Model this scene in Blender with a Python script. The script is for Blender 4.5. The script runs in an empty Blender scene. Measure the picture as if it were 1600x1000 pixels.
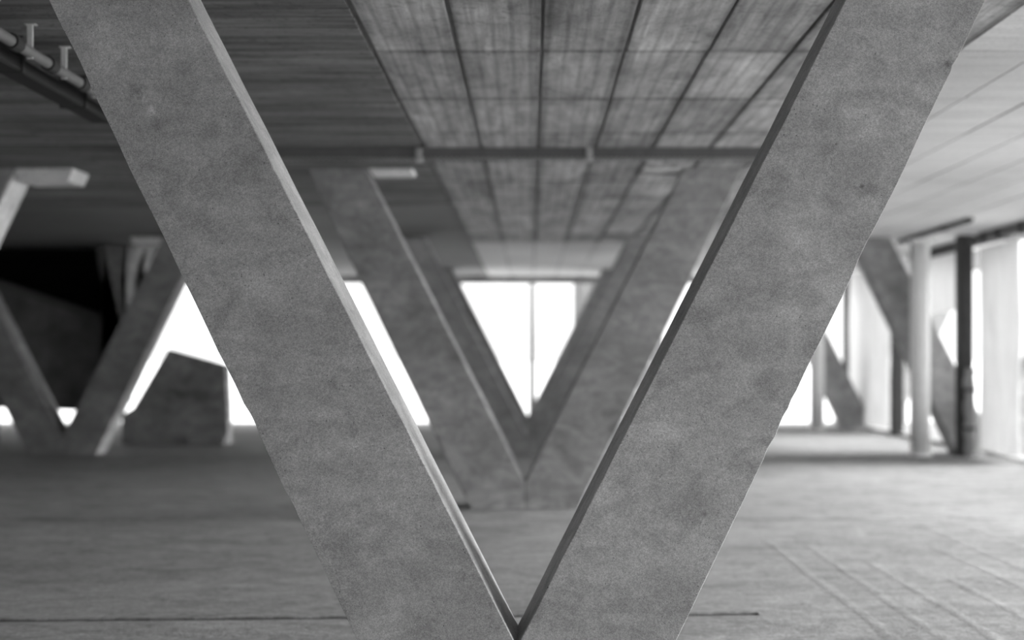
import bpy, bmesh, math, random
from mathutils import Vector, Matrix, noise
random.seed(7)
S = bpy.context.scene
C = S.collection

# ---------------------------------------------------------------- camera
F = 2222.2                     # focal length in pixels of the 1600 px frame (50 mm)
CAMZ = 1.40
CEIL = 3.17
cd = bpy.data.cameras.new('camera')
cam = bpy.data.objects.new('camera', cd); C.objects.link(cam)
cam.location = (0, 0, CAMZ); cam.rotation_euler = (math.pi/2, 0, 0)
cd.lens = 50; cd.sensor_width = 36; cd.sensor_fit = 'HORIZONTAL'
cd.shift_x = -29/1600; cd.shift_y = 60/1600
cd.clip_start = 0.05; cd.clip_end = 2000
cd.dof.use_dof = True; cd.dof.focus_distance = 5.75; cd.dof.aperture_fstop = 1.1
S.camera = cam

# ---------------------------------------------------------------- light
w = bpy.data.worlds.new('overcast_sky'); S.world = w; w.use_nodes = True
bg = w.node_tree.nodes['Background']
bg.inputs[0].default_value = (1, 1, 1, 1); bg.inputs[1].default_value = 1.5
sd = bpy.data.lights.new('hazy_sun', 'SUN'); sd.energy = 14; sd.angle = math.radians(46)
sun = bpy.data.objects.new('hazy_sun', sd); C.objects.link(sun)
# hazy sun on the open right hand side, a little beyond the columns
sdir = Vector((0.88, 0.08, 0.36)).normalized()
sun.rotation_euler = sdir.to_track_quat('Z', 'Y').to_euler()
sun.location = (30, 20, 30)
S.view_settings.view_transform = 'Standard'; S.view_settings.look = 'None'
S.view_settings.gamma = 1; S.view_settings.use_curve_mapping = False
S.view_settings.exposure = 0.38
S.cycles.max_bounces = 12; S.cycles.diffuse_bounces = 8
S.cycles.use_denoising = True

# ---------------------------------------------------------------- materials
class N:
    """small helper around one node tree"""
    def __init__(s, name):
        s.m = bpy.data.materials.new(name); s.m.use_nodes = True
        s.t = s.m.node_tree; s.b = s.t.nodes['Principled BSDF']
        s.geo = s.t.nodes.new('ShaderNodeNewGeometry')
        s.pos = s.geo.outputs['Position']
    def new(s, kind, **kw):
        n = s.t.nodes.new(kind)
        for k, v in kw.items(): setattr(n, k, v)
        return n
    def link(s, a, b): s.t.links.new(a, b)
    def mapping(s, scale=(1,1,1), rot=(0,0,0), src=None):
        n = s.new('ShaderNodeMapping'); n.inputs['Scale'].default_value = scale; n.inputs['Rotation'].default_value = rot
        s.link(src or s.pos, n.inputs['Vector']); return n.outputs[0]
    def noise(s, scale, detail=4, rough=.55, vec=None, dist=0):
        n = s.new('ShaderNodeTexNoise'); n.inputs['Scale'].default_value = scale
        n.inputs['Detail'].default_value = detail; n.inputs['Roughness'].default_value = rough
        n.inputs['Distortion'].default_value = dist
        s.link(vec or s.pos, n.inputs['Vector']); return n.outputs[0]
    def voro(s, scale, vec=None, feature='F1'):
        n = s.new('ShaderNodeTexVoronoi', feature=feature); n.inputs['Scale'].default_value = scale
        s.link(vec or s.pos, n.inputs['Vector']); return n
    def rng(s, v, a, b, c, d):
        n = s.new('ShaderNodeMapRange'); n.clamp = True
        for i, x in zip((1,2,3,4), (a,b,c,d)): n.inputs[i].default_value = x
        s.link(v, n.inputs[0]); return n.outputs[0]
    def math(s, op, a, b=None):
        n = s.new('ShaderNodeMath', operation=op)
        for i, x in enumerate((a, b)):
            if x is None: continue
            if isinstance(x, (int, float)): n.inputs[i].default_value = x
            else: s.link(x, n.inputs[i])
        return n.outputs[0]
    def gray(s, v):
        n = s.new('ShaderNodeCombineColor')
        for i in range(3): s.link(v, n.inputs[i])
        s.link(n.outputs[0], s.b.inputs['Base Color'])
    def bump(s, h, dist, strength=1):
        n = s.new('ShaderNodeBump'); n.inputs['Distance'].default_value = dist; n.inputs['Strength'].default_value = strength
        s.link(h, n.inputs['Height']); s.link(n.outputs[0], s.b.inputs['Normal'])
    def fin(s, rough=.85, spec=.3):
        s.b.inputs['Roughness'].default_value = rough; s.b.inputs['Specular IOR Level'].default_value = spec
        return s.m
M_ = lambda n, *xs: [n.math('MULTIPLY', xs[0], xs[1]) if len(xs) == 2 else n.math('MULTIPLY', n.math('MULTIPLY', xs[0], xs[1]), xs[2])][0]

def fair_concrete(name, base, spots=(), amount=1.0, streak=None):
    """smooth cast concrete: cloudy mottling, fine sand grain, scattered pin holes; spots = stains and pock marks"""
    n = N(name)
    big = n.rng(n.noise(1.6, 3, .5), .3, .7, 1-.16*amount, 1+.14*amount)
    mid = n.rng(n.noise(9, 7, .72, dist=.8), .36, .64, 1-.11*amount, 1+.10*amount)
    wisp = n.rng(n.noise(3.2, 6, .6, n.mapping((1,1,2.4), (0, math.radians(24), 0)), 1.0), .36, .64, 1-.13*amount, 1+.11*amount)
    fine = n.rng(n.noise(130, 4, .75), .38, .62, .80, 1.18)
    grain = n.rng(n.noise(330, 2, .6), .35, .65, .80, 1.18)
    v = M_(n, M_(n, big, mid, wisp), fine, grain)
    # dull patches of darker laitance
    pt = n.rng(n.noise(3.4, 6, .7, dist=1.4), .54, .66, 1, .82)
    v = n.math('MULTIPLY', v, pt)
    # pin holes, gathered in swarms
    vo = n.voro(62); sw = n.rng(n.noise(3.1, 2, .5), .44, .56, .15, 1)
    hole = n.rng(vo.outputs['Distance'], .11, .19, 1, 0)
    sel = n.rng(n.noise(40, 1, .5), .54, .58, 0, 1)
    hole = M_(n, hole, sel, sw)
    vo2 = n.voro(16); h2 = n.rng(vo2.outputs['Distance'], .035, .05, 1, 0)
    holes = n.math('MAXIMUM', hole, h2)
    height = n.math('SUBTRACT', n.math('ADD', n.math('MULTIPLY', n.noise(150, 3, .7), .25), n.math('MULTIPLY', n.noise(14, 4, .6), .5)), n.math('MULTIPLY', holes, 1.2))
    v = n.math('MULTIPLY', v, n.rng(holes, 0, 1, 1, .45))
    for (px, pz, r, dark, rag) in spots:
        c = n.new('ShaderNodeVectorMath', operation='DISTANCE')
        sp = n.mapping((1, 0, 1)); n.link(sp, c.inputs[0]); c.inputs[1].default_value = (px, 0, pz)
        d = n.math('ADD', c.outputs['Value'], n.math('MULTIPLY', n.math('SUBTRACT', n.noise(2.2/r, 5, .7), .5), r*rag))
        v = n.math('MULTIPLY', v, n.rng(d, r*.25, r, dark, 1))
    n.gray(n.math('MULTIPLY', v, base))
    n.bump(height, .0035, .55)
    return n.fin(.8, .25)

def sx(px): return (px-829)/F      # ray slopes of a pixel: only used to turn measured marks on the front column into metres
def front(px, py): return (sx(px)*5.68, CAMZ+(560-py)/F*5.68)

def sp(px, py, r, dark, rag): return (*front(px, py), r, dark, rag)
spots1 = [sp(235,172,.028,1.35,1.2), sp(214,140,.045,.72,1.6), sp(285,110,.06,.80,1.4), sp(245,195,.04,.78,1.5),
          sp(1347,291,.013,.45,.5), sp(1101,803,.016,.6,.7), sp(1306,225,.006,.5,.4), sp(1262,464,.07,.82,1.5),
          sp(1200,330,.16,.90,1.6), sp(1190,440,.2,.90,1.6), sp(385,790,.12,1.06,1.5), sp(360,590,.06,.8,1.5),
          sp(1275,540,.10,.80,1.6), sp(1480,100,.02,.6,1.5), sp(980,780,.09,.86,1.6), sp(330,205,.05,.84,2.0),
          sp(375,190,.045,.84,2.0), sp(218,55,.05,.86,1.6)]
MAT = {}
MAT['front'] = fair_concrete('fair_faced_concrete_near', .43, spots1)
MAT['col'] = fair_concrete('fair_faced_concrete', .35, (), 1.5)
MAT['pad'] = fair_concrete('pale_grout_and_lit_side', .9)  # head pad grout; also paints the light on one arm's outer side
MAT['rough_wall'] = fair_concrete('dull_concrete', .34, (), 1.8)

def board_concrete(name, base, axis, contrast=1.0):
    """ceiling concrete with the print of the boards; axis = direction of the grain"""
    n = N(name)
    oi = n.new('ShaderNodeObjectInfo')
    st = (1.2, .5, 1) if axis == 'y' else (.35, 3.2, 1)
    gr = (22, 1.2, 1) if axis == 'y' else (.7, 26, 1)
    a = n.rng(n.noise(3.0, 5, .6, n.mapping(st), .5), .3, .7, 1-.30*contrast, 1+.22*contrast)
    b = n.rng(n.noise(1, 6, .7, n.mapping(gr), .4), .3, .7, 1-.22*contrast, 1+.18*contrast)
    c = n.rng(n.noise(13, 6, .75, dist=1.0), .52, .72, 1, 1-.38*contrast)
    d = n.rng(n.noise(60, 4, .7), .25, .75, .86, 1.14)
    bl = n.rng(n.noise(.35, 2, .5), .35, .65, .86, 1.12)
    r = n.rng(oi.outputs['Random'], 0, 1, 1-.13*contrast, 1+.12*contrast)
    if axis == 'y':   # grime that has crept out of the joints, and thin form lines along each panel
        tc = n.new('ShaderNodeTexCoord'); sep = n.new('ShaderNodeSeparateXYZ'); n.link(tc.outputs['Object'], sep.inputs[0])
        ex = n.math('ADD', n.math('ABSOLUTE', sep.outputs[0]), n.math('MULTIPLY', n.noise(5, 5, .7), .10))
        r = n.math('MULTIPLY', r, n.rng(ex, .22, .285, 1, .62))
        ey = n.math('ADD', n.math('ABSOLUTE', sep.outputs[1]), n.math('MULTIPLY', n.noise(4, 4, .7), .12))
        r = n.math('MULTIPLY', r, n.rng(ey, .735, .80, 1, .68))
        ln = n.new('ShaderNodeTexWave', wave_type='BANDS', bands_direction='X'); ln.inputs['Scale'].default_value = 3.1
        ln.inputs['Distortion'].default_value = 1.5; ln.inputs['Detail'].default_value = 3; ln.inputs['Detail Scale'].default_value = .6
        n.link(n.mapping((1, .15, 1)), ln.inputs['Vector'])
        r = n.math('MULTIPLY', r, n.rng(ln.outputs[1] if len(ln.outputs) > 1 else ln.outputs[0], .0, .25, .80, 1.03))
    v = M_(n, M_(n, a, b, c), M_(n, d, bl), r)
    n.gray(n.math('MULTIPLY', v, base))
    n.bump(n.noise(1, 5, .7, n.mapping(gr)), .006, .6)
    return n.fin(.85, .2)
MAT['panel'] = board_concrete('board_marked_concrete_panel', .51, 'y', 1.35)
MAT['smooth'] = board_concrete('smooth_daylit_ceiling_concrete', .74, 'x', .35)  # smoother panels; extra paleness stands in for daylight on right and far ceiling
MAT['plank'] = board_concrete('board_marked_concrete_plank', .25, 'x', 1.5)
MAT['ceil'] = board_concrete('ceiling_slab_concrete', .27, 'x', .5)

def floor_mat():
    n = N('dusty_floor_concrete')
    a = n.rng(n.noise(.55, 4, .55, n.mapping((.8, 1.3, 1)), .8), .3, .7, .84, 1.14)
    b = n.rng(n.noise(3.2, 6, .65, n.mapping((.85, 1.2, 1)), .8), .3, .7, .72, 1.24)
    c = n.rng(n.noise(26, 6, .75), .3, .7, .78, 1.2)
    d = n.rng(n.noise(120, 3, .7), .25, .75, .8, 1.2)
    e = n.rng(n.noise(6, 6, .75, n.mapping((.5, 1, 1)), 1.5), .60, .72, 1, .76)
    g2 = n.rng(n.noise(9, 8, .78, n.mapping((.9, 1.1, 1)), 1.2), .40, .60, .82, 1.14)
    n.gray(n.math('MULTIPLY', M_(n, M_(n, a, b, c), M_(n, d, e), g2), .235))
    h = n.math('ADD', n.math('MULTIPLY', n.noise(18, 6, .7), .7), n.math('MULTIPLY', n.noise(110, 3, .7), .3))
    n.bump(h, .016, .8)
    return n.fin(.8, .3)
MAT['floor'] = floor_mat()

def plain(name, g, rough=.6, metal=0, var=.12, scale=9, spec=.4):
    n = N(name)
    v = n.rng(n.noise(scale, 5, .65), .3, .7, 1-var, 1+var)
    n.gray(n.math('MULTIPLY', v, g)); n.b.inputs['Metallic'].default_value = metal
    n.bump(n.noise(scale*8, 3, .6), .001, .4)
    return n.fin(rough, spec)
MAT['dark'] = plain('dark_painted_steel', .06, .8, spec=.15)
MAT['rubber'] = plain('black_rubber', .02, .7)
MAT['galv'] = plain('galvanised_steel', .45, .45, .6)
MAT['bracket'] = plain('bright_bracket_steel', .8, .5)
MAT['tray'] = plain('grey_tray_steel', .13, .6)
MAT['white'] = plain('white_paint', .92, .5, var=.04)
MAT['ridge'] = plain('pale_mortar', .60, .9, var=.15, scale=14, spec=.1)
MAT['ground'] = plain('pale_dusty_ground', .80, .95, var=.05, scale=.6, spec=.05)
MAT['void'] = plain('shade_black_lining', .012, .95, spec=.02)  # deep shade inside the enclosure, painted in as black
MAT['panelwall'] = plain('pale_grey_boarding', .28, .7, var=.05)
MAT['joint'] = plain('dark_joint_filler', .05, .95, spec=.05)

def sheet_mat():
    n = N('translucent_white_sheeting')
    v = n.rng(n.noise(2.2, 5, .6, n.mapping((1, 1, .5)), .6), .3, .7, .66, .86)
    n.gray(v)
    fine = n.new('ShaderNodeTexWave', wave_type='BANDS', bands_direction='Z'); fine.inputs['Scale'].default_value = 5.5
    fine.inputs['Distortion'].default_value = 1.2
    n.link(n.pos, fine.inputs['Vector'])
    n.bump(fine.outputs[0], .01, .4)
    tr = n.new('ShaderNodeBsdfTranslucent'); tr.inputs[0].default_value = (.9, .9, .9, 1)
    mx = n.new('ShaderNodeMixShader'); mx.inputs[0].default_value = .27
    out = n.t.nodes['Material Output']
    n.link(n.b.outputs[0], mx.inputs[1]); n.link(tr.outputs[0], mx.inputs[2]); n.link(mx.outputs[0], out.inputs[0])
    return n.fin(.7, .2)
MAT['sheet'] = sheet_mat()

# ---------------------------------------------------------------- mesh helpers
def link(name, me, mat, parent=None, loc=(0,0,0), rot=(0,0,0)):
    o = bpy.data.objects.new(name, me); C.objects.link(o)
    o.location = loc; o.rotation_euler = rot
    if mat is not None and not me.materials: me.materials.append(mat)
    if parent is not None: o.parent = parent
    return o
def obj(name, bm, mat, parent=None, loc=(0,0,0), rot=(0,0,0), smooth=False):
    me = bpy.data.meshes.new(name)
    bmesh.ops.recalc_face_normals(bm, faces=bm.faces[:])
    bm.to_mesh(me); bm.free()
    if smooth:
        for p in me.polygons: p.use_smooth = True
    return link(name, me, mat, parent, loc, rot)
def empty(name, loc=(0,0,0), rz=0):
    o = bpy.data.objects.new(name, None); C.objects.link(o); o.location = loc; o.rotation_euler = (0,0,rz)
    o.empty_display_size = .2
    return o
def tag(o, label=None, cat=None, group=None, kind=None):
    if label: o['label'] = label
    if cat: o['category'] = cat
    if group: o['group'] = group
    if kind: o['kind'] = kind
    return o
def box(bm, x0, x1, y0, y1, z0, z1, bev=0):
    m = Matrix.Translation(((x0+x1)/2, (y0+y1)/2, (z0+z1)/2)) @ Matrix.Diagonal((x1-x0, y1-y0, z1-z0, 1))
    r = bmesh.ops.create_cube(bm, size=1, matrix=m)
    if bev:
        vs = set(r['verts'])
        es = [e for e in bm.edges if e.verts[0] in vs and e.verts[1] in vs]
        bmesh.ops.bevel(bm, geom=es, offset=bev, segments=1, affect='EDGES')
    return bm
def BM(): return bmesh.new()
def prism(bm, pts, y0, y1):
    """polygon in the x-z plane pulled from y0 to y1"""
    a = [bm.verts.new((x, y0, z)) for x, z in pts]; b = [bm.verts.new((x, y1, z)) for x, z in pts]
    bm.faces.new(a); bm.faces.new(b[::-1])
    for i in range(len(pts)):
        j = (i+1) % len(pts); bm.faces.new((a[i], b[i], b[j], a[j]))
    return bm
def tube(bm, pts, r, seg=12):
    pts = [Vector(p) for p in pts]; rings = []
    for i, p in enumerate(pts):
        d = (pts[min(i+1, len(pts)-1)]-pts[max(i-1, 0)]).normalized()
        u = d.cross(Vector((0,0,1)) if abs(d.z) < .9 else Vector((1,0,0))).normalized(); v = d.cross(u)
        rr = r[i] if isinstance(r, (list, tuple)) else r
        rings.append([bm.verts.new(p+(u*math.cos(2*math.pi*k/seg)+v*math.sin(2*math.pi*k/seg))*rr) for k in range(seg)])
    for a, b in zip(rings, rings[1:]):
        for k in range(seg): bm.faces.new((a[k], a[(k+1)%seg], b[(k+1)%seg], b[k]))
    bm.faces.new(rings[0]); bm.faces.new(rings[-1][::-1])
    return bm

# ---------------------------------------------------------------- floor
floor = tag(empty('floor'), kind='structure')
bm = BM(); box(bm, -12, 10.5, -10, 31.2, -.30, -.09); obj('sub_base', bm, MAT['joint'], floor)
def slab(x0, x1, ya, yb, top=0.0):
    """ya, yb: functions of x giving the near and far edge; edges a little ragged"""
    bm = BM(); n = max(2, int((x1-x0)/.06)); rows = []
    for i in range(n+1):
        x = x0+(x1-x0)*i/n
        j0 = .012*noise.noise(Vector((x*6, ya(x), 0)))+.006*noise.noise(Vector((x*31, ya(x), 3)))
        j1 = .012*noise.noise(Vector((x*6, yb(x), 5)))+.006*noise.noise(Vector((x*31, yb(x), 8)))
        y0, y1 = ya(x)+j0, yb(x)+j1
        rows.append([bm.verts.new(p) for p in ((x, y0, -.09), (x, y0, top-.008), (x, y0+.01, top), (x, y1-.01, top), (x, y1, top-.008), (x, y1, -.09))])
    for a, b in zip(rows, rows[1:]):
        for k in range(5): bm.faces.new((a[k], b[k], b[k+1], a[k+1]))
    bm.faces.new(rows[0]); bm.faces.new(rows[-1][::-1])
    return obj('floor_slab', bm, MAT['floor'], floor)
J1 = lambda x: 7.70+.05*x
bm = BM(); vs = [bm.verts.new(p) for p in ((-12, J1(-12)-.02, -.012), (1.25, J1(1.25)-.02, -.012), (1.25, J1(1.25)+.12, -.012), (-12, J1(-12)+.12, -.012))]
f_ = bm.faces.new(vs); r_ = bmesh.ops.extrude_face_region(bm, geom=[f_]); bmesh.ops.translate(bm, verts=[v for v in r_['geom'] if isinstance(v, bmesh.types.BMVert)], vec=(0, 0, -.078))
obj('joint_filler', bm, MAT['joint'], floor)
slab(-12, 1.25, lambda x: -10, J1)
slab(-12, 1.25, lambda x: J1(x)+.085, lambda x: 12.38)
slab(1.25, 10.5, lambda x: -10, lambda x: 12.38)
for a, b in ((12.41, 17.05), (17.08, 21.75), (21.78, 26.4), (26.43, 31.2)):
    slab(-12, 10.5, (lambda x, a=a: a), (lambda x, b=b: b))
# pale ridges left between the screed lanes on the bright side
xr = 1.5
for k in range(15):
    xr += random.uniform(.24, .46); x0 = xr; ya_ = random.uniform(4.4, 6.5); yl_ = random.uniform(4.2, 12.1-ya_)
    bm = BM(); rows = []
    for i in range(41):
        y = ya_+yl_*i/40
        x = x0+.025*noise.noise(Vector((y*.7, k*3.1, 0)))+.012*noise.noise(Vector((y*5, k, 0)))
        hw = .055+.02*noise.noise(Vector((y*3, k*7, 4))); h = .0022+.003*noise.noise(Vector((y*4, k*5, 9)))
        rows.append([bm.verts.new(p) for p in ((x-hw, y, -.002), (x-hw*.5, y, h*.8), (x, y, h), (x+hw*.5, y, h*.8), (x+hw, y, -.002))])
    for a, b in zip(rows, rows[1:]):
        for j in range(4): bm.faces.new((a[j], b[j], b[j+1], a[j+1]))
    obj('ridge', bm, MAT['floor'], floor, smooth=True)

bm = BM(); box(bm, -400, 400, -200, 900, -.6, -.31); g = obj('ground', bm, MAT['ground']); tag(g, kind='structure')

# ---------------------------------------------------------------- ceiling
ceiling = tag(empty('ceiling', (0,0,CEIL)), kind='structure')
XR, YE = 9.2, 31.0
T = .46                         # thickness of the V-shaped columns
bm = BM(); box(bm, -12, 7.10, 6.7, YE, .02, .42); obj('ceiling_slab', bm, MAT['ceil'], ceiling)
bm = BM(); box(bm, -12, 7.10, -10, 6.7, .02, .42); obj('ceiling_slab', bm, MAT['ceil'], ceiling)
for y in (20.72, 28.2):
    bm = BM(); box(bm, 7.10, XR, y-.1, y+T+.1, .0, .42); obj('roof_beam', bm, MAT['ceil'], ceiling)
def chip_panel(w_, l_, seed):
    """shallow slab with slightly uneven edges, top at 0.02, face at 0"""
    bm = BM(); b = .004; rnd = random.Random(seed)
    def j(): return rnd.uniform(-.003, .003)
    c = [(-w_/2+j(), -l_/2+j()), (w_/2+j(), -l_/2+j()), (w_/2+j(), l_/2+j()), (-w_/2+j(), l_/2+j())]
    top = [bm.verts.new((x, y, .02)) for x, y in c]; mid = [bm.verts.new((x, y, b)) for x, y in c]
    bot = [bm.verts.new((x-math.copysign(b, x), y-math.copysign(b, y), rnd.uniform(0, .0015))) for x, y in c]
    bm.faces.new(top); bm.faces.new(bot[::-1])
    for a, d in ((top, mid), (mid, bot)):
        for k in range(4): bm.faces.new((a[k], a[(k+1)%4], d[(k+1)%4], d[k]))
    bmesh.ops.recalc_face_normals(bm, faces=bm.faces[:])
    me = bpy.data.meshes.new('panel'); bm.to_mesh(me); bm.free(); return me
XE = [-.90+.481*k for k in range(22)]; YR = [5.2+1.5*k for k in range(18)]
PM = [chip_panel(.481-.020, 1.5-.034, s) for s in range(5)]
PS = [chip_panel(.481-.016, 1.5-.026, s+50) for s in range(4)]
for me in PM: me.materials.append(MAT['panel'])
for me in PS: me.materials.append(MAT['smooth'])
for r, y in enumerate(YR[:-1]):
    for k, x in enumerate(XE[:-1]):
        if k > 16: continue
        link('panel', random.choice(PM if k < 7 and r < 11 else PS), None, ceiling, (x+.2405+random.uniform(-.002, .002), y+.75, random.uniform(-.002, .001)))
LM = [chip_panel(3.0-.008, .2-.010, s+20) for s in range(5)]
for me in LM: me.name = 'plank'; me.materials.append(MAT['plank'])
for r in range(57):
    for k in range(3):
        x = -.915-1.5-3.0*k
        link('plank', random.choice(LM), None, ceiling, (x, 5.2+.1+.2*r, random.uniform(-.004, .002)))
bm = BM(); box(bm, -12, 7.10, YE, YE+.25, CEIL-.13, CEIL+.42, .01); tag(obj('edge_beam_1', bm, MAT['col']), kind='structure')  # downstand beam along the far edge of the ceiling

# ---------------------------------------------------------------- left wall (closed side, beyond the left frame edge)
bm = BM(); box(bm, -12.2, -12, -10, 31.2, -.09, CEIL+.42); tag(obj('wall_left', bm, MAT['rough_wall']), kind='structure')
bm = BM(); box(bm, -12, .5, -10.2, -10, -.09, CEIL+.42); tag(obj('light_block_rear', bm, MAT['rough_wall']), kind='structure')  # unseen blocker added behind the camera to cut light on the front column

# ---------------------------------------------------------------- V columns
def arm_bm(side, rows=26, chips=(), jit=.0, cf=.008, ztop=CEIL+.0):
    """one inclined leg, from its foot on the centre line up to the ceiling"""
    bm = BM(); rings = []
    data = [((.503, 0), (.0, 0)), ((.503+.012, .025), (.0, .25))]
    for i in range(1, rows+1):
        t = i/rows
        data.append(((.503+1.530*t, ztop*t), (1.482*t, .25+(ztop-.25)*t)))
    for i, (o, n_) in enumerate(data):
        ox, oz = o; ix, iz = n_
        f = 1 if 1 < i < len(data)-1 else 0
        ox += f*jit*noise.noise(Vector((oz*4, side*7, 0))); ix += f*jit*.6*noise.noise(Vector((iz*4, side*9, 4)))
        for (cz, hz, dep) in chips:
            if abs(oz-cz) < hz: ox -= dep*(1-((oz-cz)/hz)**2)
        O = Vector((side*ox, 0, oz)); I = Vector((side*ix, 0, iz)); wv = (I-O).normalized()
        c = cf*(1+.35*f*(noise.noise(Vector((oz*9, side, 2))) if jit else 0))
        Y0, Y1 = -T/2, T/2
        co = c*.3 if cf < .006 else c
        pts = [O+wv*co+Vector((0,Y0,0)), O+Vector((0,Y0+co,0)), O+Vector((0,Y1-co,0)), O+wv*co+Vector((0,Y1,0)),
               I-wv*c+Vector((0,Y1,0)), I+Vector((0,Y1-c,0)), I+Vector((0,Y0+c,0)), I-wv*c+Vector((0,Y0,0))]
        rings.append([bm.verts.new(p) for p in pts])
    for a, b in zip(rings, rings[1:]):
        for k in range(8): bm.faces.new((a[k], a[(k+1)%8], b[(k+1)%8], b[k]))
    bm.faces.new(rings[0]); bm.faces.new(rings[-1][::-1])
    return bm
def v_column(x, d, label, mat='col', meshes=None, **kw):
    e = empty('v_column', (x, d+T/2, 0)); tag(e, label, 'concrete column', 'V-shaped concrete columns')
    if meshes:
        for me in meshes: link('arm', me, None, e)
    else:
        for s in (-1, 1):
            ch = kw.get('chips', {}).get(s, ())
            obj('arm', arm_bm(s, kw.get('rows', 24), ch, kw.get('jit', .003), kw.get('cf', .010)), MAT[mat], e)
    return e
XC = -.054
def hz(py): return CAMZ+(560-py)/391.2
v1 = v_column(XC, 5.68, 'large sharply focused V-shaped concrete column spanning the whole picture', 'front', rows=190, jit=.004, cf=.004,
     chips={-1: ((hz(590), .10, .004), (hz(655), .06, .006), (hz(790), .05, .004), (hz(90), .12, .004)),
            1: ((hz(625), .03, .004), (hz(655), .05, .006), (hz(102), .02, .006), (hz(395), .10, .005), (hz(700), .04, .005))})
v2 = v_column(XC, 13.23, 'blurred V-shaped concrete column standing directly behind the large sharp one')
ms = [c.data for c in v2.children]
v_column(XC, 20.72, 'third V-shaped concrete column in the central row, seen inside the second', meshes=ms)
v_column(XC, 28.2, 'smallest, farthest V-shaped concrete column of the central row, framing the bright sky', meshes=ms)
v2l = v_column(-6.83, 13.23, 'V-shaped column with a bright lit arm and pale head pad cut by the left frame edge', meshes=ms)
v3l = v_column(-6.83, 20.72, 'dark V-shaped concrete column in front of the black raised enclosure', meshes=ms)
v_column(6.72, 20.72, 'pale V-shaped concrete column behind the nearer white round post', meshes=ms)
v_column(6.72, 28.2, 'faint pale V-shaped concrete column behind the farther white round post', meshes=ms)

def pad(parent, x0, x1, h=.10, sk=.05, yd=0):
    bm = BM(); prism(bm, [(x0, CEIL-.002), (x1, CEIL-.002), (x1-sk, CEIL-h), (x0+.02, CEIL-h)], -T/2-.01, T/2)
    tag(obj('head_pad', bm, MAT['pad'], parent), label='pale grout pad under the ceiling')
pad(v2, -1.46, -1.04, .03, .02); pad(v2, 1.10, 1.46, .02, .01)
pad(v2l, 2.05, 2.58, .12)
bm = BM()   # light on the outer side of the same arm, painted as a pale facing
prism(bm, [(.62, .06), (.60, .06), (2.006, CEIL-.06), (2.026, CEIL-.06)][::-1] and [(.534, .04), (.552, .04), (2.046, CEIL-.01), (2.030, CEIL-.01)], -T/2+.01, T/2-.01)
tag(obj('lit_side_face', bm, MAT['pad'], v2l), label='pale lit outer side of the arm')
pad(v3l, 1.00, 1.46, .10)
# ---------------------------------------------------------------- channel under the ceiling across the row, with couplings
ch = empty('ceiling_channel', (0, 12.0, CEIL)); tag(ch, 'long dark channel fixed across the ceiling in front of the second column', 'cable channel')
for a, b in ((-3.4, -.965), (-.915, .465), (.515, 2.7)):
    bm = BM()
    for (y0, y1, z0, z1) in ((-.06, -.052, -.085, 0), (.052, .06, -.085, 0), (-.052, .052, -.012, 0), (-.068, -.05, -.085, -.078), (-.064, -.058, -.045, -.038)):
        box(bm, a, b, y0, y1, z0, z1)
    obj('channel', bm, MAT['tray'], ch)
    bm = BM(); x = a+.02
    while x < b-.03:
        box(bm, x, x+.022, -.064, -.058, -.100, -.080); x += .044
    tag(obj('toothed_lip', bm, MAT['galv'], ch), label='pale toothed lip along the lower edge', kind='stuff')
for x in (-.94, .49):
    bm = BM(); box(bm, x-.030, x+.030, -.078, .07, -.11, 0, .006); tube(bm, [(x, -.095, -.05), (x, -.078, -.05)], .014, 8)
    tag(obj('coupling', bm, MAT['galv'], ch), label='pale coupling clamp joining two channel lengths')

# ---------------------------------------------------------------- pipes hung on the left
pp = empty('hanging_pipe', (-2.65, 4.6, CEIL)); tag(pp, 'grey pipe hung on white straps under the ceiling, behind the sharp left arm', 'pipe')
bm = BM(); tube(bm, [(0, 0, -.15), (0, 1.8, -.15), (0, 4.4, -.15), (0, 7.2, -.15)], .030, 14); obj('pipe', bm, plain('dull_grey_pipe', .20, .6), pp, smooth=True)
for y in (7.0, 7.53, 8.08, 8.65, 9.3):
    bm = BM(); yy = y-4.6
    box(bm, -.016, .016, yy-.006, yy+.006, -.185, 0, .002); box(bm, -.024, .034, yy-.02, yy+.02, -.006, 0, .001)
    tag(obj('strap', bm, MAT['bracket'], pp), label='white metal strap')
for y in (7.3, 7.85, 8.4, 9.6):
    bm = BM(); tube(bm, [(0, y-4.6-.05, -.15), (0, y-4.6+.05, -.15)], .042, 14); obj('coupling', bm, MAT['dark'], pp)
cb = empty('black_cable_duct', (-2.86, 4.6, CEIL)); tag(cb, 'black duct running beside the grey hanging pipe under the ceiling', 'duct')
bm = BM(); box(bm, -.07, .07, 0, 4.9, -.20, -.12, .01); obj('duct', bm, MAT['rubber'], cb)
for y in (.9, 2.55, 3.2, 4.3):
    bm = BM(); box(bm, -.085, .085, y-.015, y+.015, -.205, 0, .003); obj('hanger', bm, MAT['dark'], cb)

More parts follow.
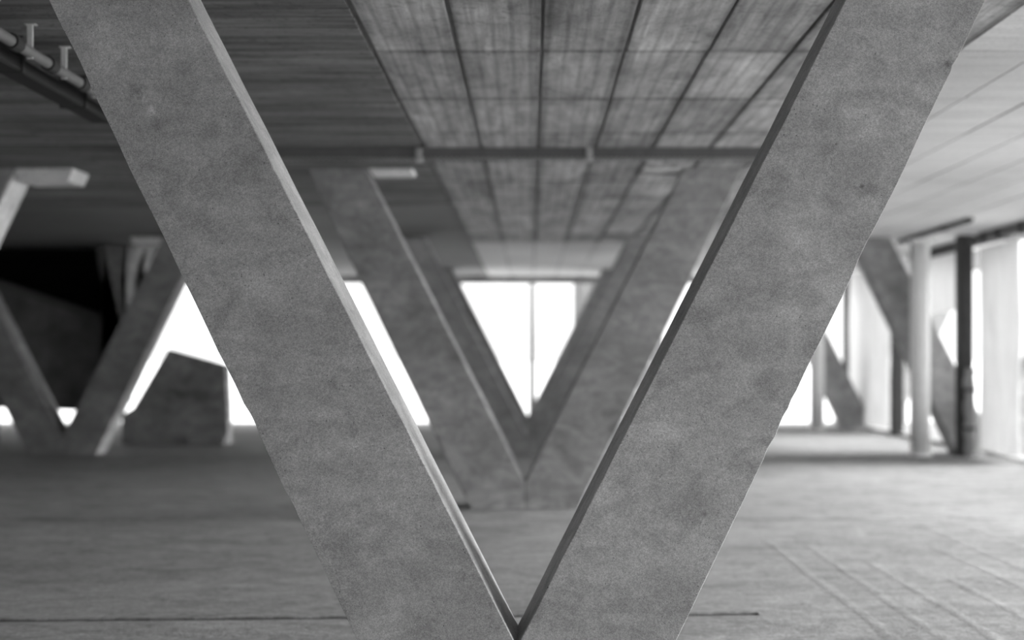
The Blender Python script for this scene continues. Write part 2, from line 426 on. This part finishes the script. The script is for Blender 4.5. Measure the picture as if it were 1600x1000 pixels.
# ---------------------------------------------------------------- left rear: raised dark enclosure, curved pier, low wall
def P(px, py, d): return ((px-829)/F*d, CAMZ+(560-py)/F*d)
D = 22.95; DP = .75
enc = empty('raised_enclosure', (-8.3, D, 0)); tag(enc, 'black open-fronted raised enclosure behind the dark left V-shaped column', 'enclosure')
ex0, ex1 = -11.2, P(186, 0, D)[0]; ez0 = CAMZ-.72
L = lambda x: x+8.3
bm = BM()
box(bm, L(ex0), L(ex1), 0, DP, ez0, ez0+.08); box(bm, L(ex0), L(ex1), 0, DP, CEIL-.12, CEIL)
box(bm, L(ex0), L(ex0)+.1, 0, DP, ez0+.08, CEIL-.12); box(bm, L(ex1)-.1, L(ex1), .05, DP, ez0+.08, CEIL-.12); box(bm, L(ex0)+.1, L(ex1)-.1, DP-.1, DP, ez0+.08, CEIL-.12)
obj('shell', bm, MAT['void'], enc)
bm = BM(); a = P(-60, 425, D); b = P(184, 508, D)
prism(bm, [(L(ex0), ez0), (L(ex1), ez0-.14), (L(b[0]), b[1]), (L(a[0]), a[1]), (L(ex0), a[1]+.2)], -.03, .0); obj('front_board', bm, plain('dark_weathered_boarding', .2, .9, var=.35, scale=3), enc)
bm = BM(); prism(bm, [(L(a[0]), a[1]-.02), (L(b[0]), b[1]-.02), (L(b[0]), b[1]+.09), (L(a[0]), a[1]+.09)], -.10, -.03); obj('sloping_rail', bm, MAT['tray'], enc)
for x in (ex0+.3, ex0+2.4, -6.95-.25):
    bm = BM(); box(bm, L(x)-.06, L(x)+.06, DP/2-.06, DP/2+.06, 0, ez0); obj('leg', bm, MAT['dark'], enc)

bm = BM()
lp = [(146, 380), (148, 405), (152, 430), (159, 455), (168, 478), (181, 500), (184, 508), (166, 545), (140, 600), (104, 690)]
rp = [(136, 700), (168, 640), (206, 560), (212, 520), (204, 495), (198, 470), (197, 440), (204, 405), (213, 380)]
Dp = 22.3
pts = [P(px, py, Dp) for px, py in lp]+[P(px, py, Dp) for px, py in rp]
pts[0] = (pts[0][0], CEIL); pts[-1] = (pts[-1][0], CEIL); pts[9] = (pts[9][0], 0); pts[10] = (pts[10][0], 0)
# rounded face: pull the outline back towards its edges in three steps
cx = [sum(p[0] for p in pts)/len(pts)]
lay = [(0.0, .55), (.05, .82), (.16, 1.0), (.55, 1.0)]
rings = []
half = len(lp)
for yy, k in lay:
    ring = []
    for i, (x, z) in enumerate(pts):
        j = i if i < half else None
        # centre line at the same height
        xs = [q[0] for q in pts]; lx = min(xs, key=lambda v: 0) if False else None
        left = [q for q in pts[:half]]; right = [q for q in pts[half:]][::-1]
        def at(seq, z):
            seq = sorted(seq, key=lambda q: q[1])
            for a_, b_ in zip(seq, seq[1:]):
                if a_[1] <= z <= b_[1]: return a_[0]+(b_[0]-a_[0])*(z-a_[1])/max(1e-6, b_[1]-a_[1])
            return seq[-1][0] if z > seq[-1][1] else seq[0][0]
        c_ = (at(left, z)+at(right, z))/2
        ring.append(bm.verts.new((c_+(x-c_)*k, yy, z)))
    rings.append(ring)
for a_, b_ in zip(rings, rings[1:]):
    for k in range(len(pts)): bm.faces.new((a_[k], a_[(k+1)%len(pts)], b_[(k+1)%len(pts)], b_[k]))
bm.faces.new(rings[0]); bm.faces.new(rings[-1][::-1])
bmesh.ops.triangulate(bm, faces=[f for f in bm.faces if len(f.verts) > 4])
o = obj('flared_pier', bm, MAT['col'], None, (0, Dp, 0)); tag(o, 'grey concrete pier flaring in a curve up to the ceiling beside the black enclosure', 'pier')

bm = BM()
Dw = 23.2
q = [P(262, 546, Dw), P(352, 571, Dw), P(355, 640, Dw), (P(356, 0, Dw)[0], 0), (P(190, 0, Dw)[0], 0), P(190, 648, Dw), P(208, 638, Dw)]
prism(bm, q, 0, .35); bmesh.ops.triangulate(bm, faces=[f for f in bm.faces if len(f.verts) > 4])
lw = empty('low_wall', (0, Dw, 0)); tag(lw, 'low dark concrete wall with a sloping top between the left columns', 'low wall')
obj('wall_body', bm, MAT['rough_wall'], lw)
bm = BM(); box(bm, P(296, 0, Dw)[0], P(354, 0, Dw)[0], -.12, 0, 0, .12, .01); obj('kerb', bm, MAT['col'], lw)

# ---------------------------------------------------------------- right side: posts, sheets, rail, white columns
FX = 6.62
posts = [(20.5, 'dark square steel post beside the grey rolled sheet'),
         (25.7, 'dark steel post mostly hidden behind the nearer white round post'), (29.65, 'slim dark steel post between the two white round posts')]
for d, lab in posts:
    e = empty('steel_post', (6.25 if d == 20.5 else FX, d, 0)); tag(e, lab, 'post', 'dark posts along the open side')
    bm = BM()
    box(bm, -.10, .10, -.10, .10, 0, CEIL, .008)
    obj('shaft', bm, MAT['dark'], e)
    bm = BM(); box(bm, -.15, .15, -.15, .15, 0, .03, .004)
    for sx_ in (-.11, .11):
        for sy in (-.11, .11): tube(bm, [(sx_, sy, .03), (sx_, sy, .06)], .014, 6)
    obj('base_plate', bm, MAT['dark'], e)
rail = empty('top_rail', (6.47, 16.0, CEIL)); tag(rail, 'dark steel rail along the ceiling above the pale sheets', 'rail')
bm = BM(); box(bm, -.05, .05, 4.4, 8.2, -.10, -.0); box(bm, .06, .10, 4.4, 8.2, -.12, -.06); obj('beam', bm, MAT['dark'], rail)
bm = BM(); box(bm, -.13, .11, 0, 4.2, -.13, 0); obj('beam', bm, MAT['tray'], rail)
for y in (.6, 1.5, 2.4, 3.3, 3.9):
    bm = BM(); box(bm, -.15, .02, y-.05, y+.05, -.15, 0, .006); obj('clamp', bm, MAT['dark'], rail)
cn = empty('conduit', (5.52, 17.8, CEIL)); tag(cn, 'short dark conduit fixed to the pale ceiling above the white round post', 'conduit')
bm = BM(); tube(bm, [(0, 0, -.03), (0, 3.55, -.03)], .029, 10); obj('pipe', bm, MAT['dark'], cn, smooth=True)
for y in (.2, 1.2, 2.2, 3.3):
    bm = BM(); box(bm, -.045, .045, y-.015, y+.015, -.063, 0, .002); obj('clip', bm, MAT['dark'], cn)

def sheet(y0, y1, z0, z1, label, seed, fx=FX):
    bm = BM(); ny, nz = 36, 14; g = []
    for i in range(ny+1):
        y = y0+(y1-y0)*i/ny; col = []
        for k in range(nz+1):
            z = z0+(z1-z0)*k/nz
            x = .020*math.sin(y*9+seed)*(1-.4*k/nz)+.035*noise.noise(Vector((y*1.6, z*.8, seed)))
            col.append((x, y, z))
        g.append(col)
    F_ = [[bm.verts.new((x-.004, y, z)) for x, y, z in c] for c in g]; B_ = [[bm.verts.new((x+.004, y, z)) for x, y, z in c] for c in g]
    for G in (F_, B_):
        for i in range(ny):
            for k in range(nz): bm.faces.new((G[i][k], G[i+1][k], G[i+1][k+1], G[i][k+1]))
    o = empty('hanging_sheet', (fx, 0, 0)); tag(o, label, 'sheet', 'pale sheets along the open side')
    obj('sheet', bm, MAT['sheet'], o, smooth=True)
    bm = BM()
    bm.free()
    for i in range(0, ny+1, 6):
        x, y, z = g[i][nz]; bm = BM(); box(bm, x-.006, x+.006, y-.012, y+.012, z-.02, z+.03 if fx < 6.6 else CEIL); obj('tie', bm, MAT['white'], o)
    return o
sheet(18.72, 20.36, .10, CEIL-.19, 'pale ribbed sheet hanging to the right of the nearer dark post', 1, 6.44)
sheet(21.6, 25.5, 2.15, CEIL-.03, 'short pale sheet hanging high behind the nearer white round post', 4)
sheet(26.3, 29.5, .10, CEIL-.03, 'tall pale sheet hanging behind the arm of the pale V-shaped column', 9)

bm = BM(); pts_ = [(0, 0, .02)]+[(0.012*math.sin(k*1.7), .01*math.cos(k*2.3), .05+.1*k) for k in range(13)]
tube(bm, pts_, [.05]+[.075+.012*math.sin(k*2.1) for k in range(13)], 14)
rs = empty('rolled_sheet', (6.26, 20.28, 0)); tag(rs, 'grey rolled sheet standing against the nearer dark post', 'rolled sheet')
obj('roll', bm, plain('grey_tarpaulin', .35, .7, var=.3, scale=5), rs, smooth=True)
for z in (.4, .95):
    bm = BM(); tube(bm, [(0, 0, z-.02), (0, 0, z+.02)], .095, 14); obj('strap', bm, MAT['dark'], rs)

for i, (x, y, lab) in enumerate(((5.60, 20.45, 'nearer white round post standing before the pale V-shaped column'), (5.62, 27.9, 'farther white round post beside the edge of the sharp right arm'))):
    e = empty('white_post', (x, y, 0)); tag(e, lab, 'post', 'white round posts')
    bm = BM(); tube(bm, [(0, 0, .015), (0, 0, 1.2), (0, 0, 2.2), (0, 0, CEIL-.11)], .14, 28); obj('shaft', bm, MAT['white'], e, smooth=True)
    bm = BM(); tube(bm, [(0, 0, 0), (0, 0, .03)], .17, 28); obj('base_plate', bm, MAT['white'], e)
    bm = BM(); box(bm, -.16, .16, -.16, .16, CEIL-.11, CEIL-(.062 if i == 0 else 0), .004); obj('head_plate', bm, MAT['white'], e)

for a, b in ((12.0, 20.6), (21.3, 28.1), (28.75, 31.1)):
    bm = BM(); box(bm, FX-.02, FX+.16, a, b, 0, .06, .01); tag(obj('kerb_strip', bm, MAT['rough_wall']), kind='structure')

# ---------------------------------------------------------------- far end
e = empty('steel_prop', (.04, 31.6, -.31)); tag(e, 'thin grey prop in the bright opening between the arms of the farthest column', 'prop')
bm = BM(); tube(bm, [(0, 0, .012), (0, 0, 1.7)], .085, 12); obj('outer_tube', bm, plain('faded_grey_steel', .16, .6), e, smooth=True)
bm = BM(); tube(bm, [(0, 0, 1.7), (0, 0, CEIL+.19)], .07, 12); obj('inner_tube', bm, MAT['tray'], e, smooth=True)
bm = BM(); box(bm, -.12, .12, -.12, .12, 0, .012); obj('base_plate', bm, MAT['galv'], e)
bm = BM(); tube(bm, [(0, -.09, 1.66), (0, .09, 1.66)], .012, 8); box(bm, -.085, .085, -.085, .085, 1.68, 1.74, .01); obj('collar', bm, MAT['galv'], e)

e = empty('boarding', (0, 33, -.31)); tag(e, 'pale grey boarding at the far end, right of the thin prop', 'boarding')
for k in range(7):
    x = .99+.30*k; bm = BM(); box(bm, x, x+.29, 0, .04, 0, 3.6+.03*(k%3), .004); obj('board', bm, MAT['panelwall'], e)
for z in (.5, 2.0, 3.1):
    bm = BM(); box(bm, .99, 3.07, .04, .10, z, z+.08); obj('batten', bm, MAT['panelwall'], e)

e = empty('utility_box', (8.1, 31.4, -.31)); tag(e, 'small grey box on the ground outside, left of the nearer white round post', 'box')
bm = BM(); box(bm, -.18, .18, -.15, .15, .0, .92, .015); obj('cabinet', bm, plain('grey_enamel', .35, .5), e)
bm = BM(); box(bm, -.15, .15, -.165, -.15, .12, .86, .006); obj('door', bm, plain('grey_enamel_door', .4, .5), e)
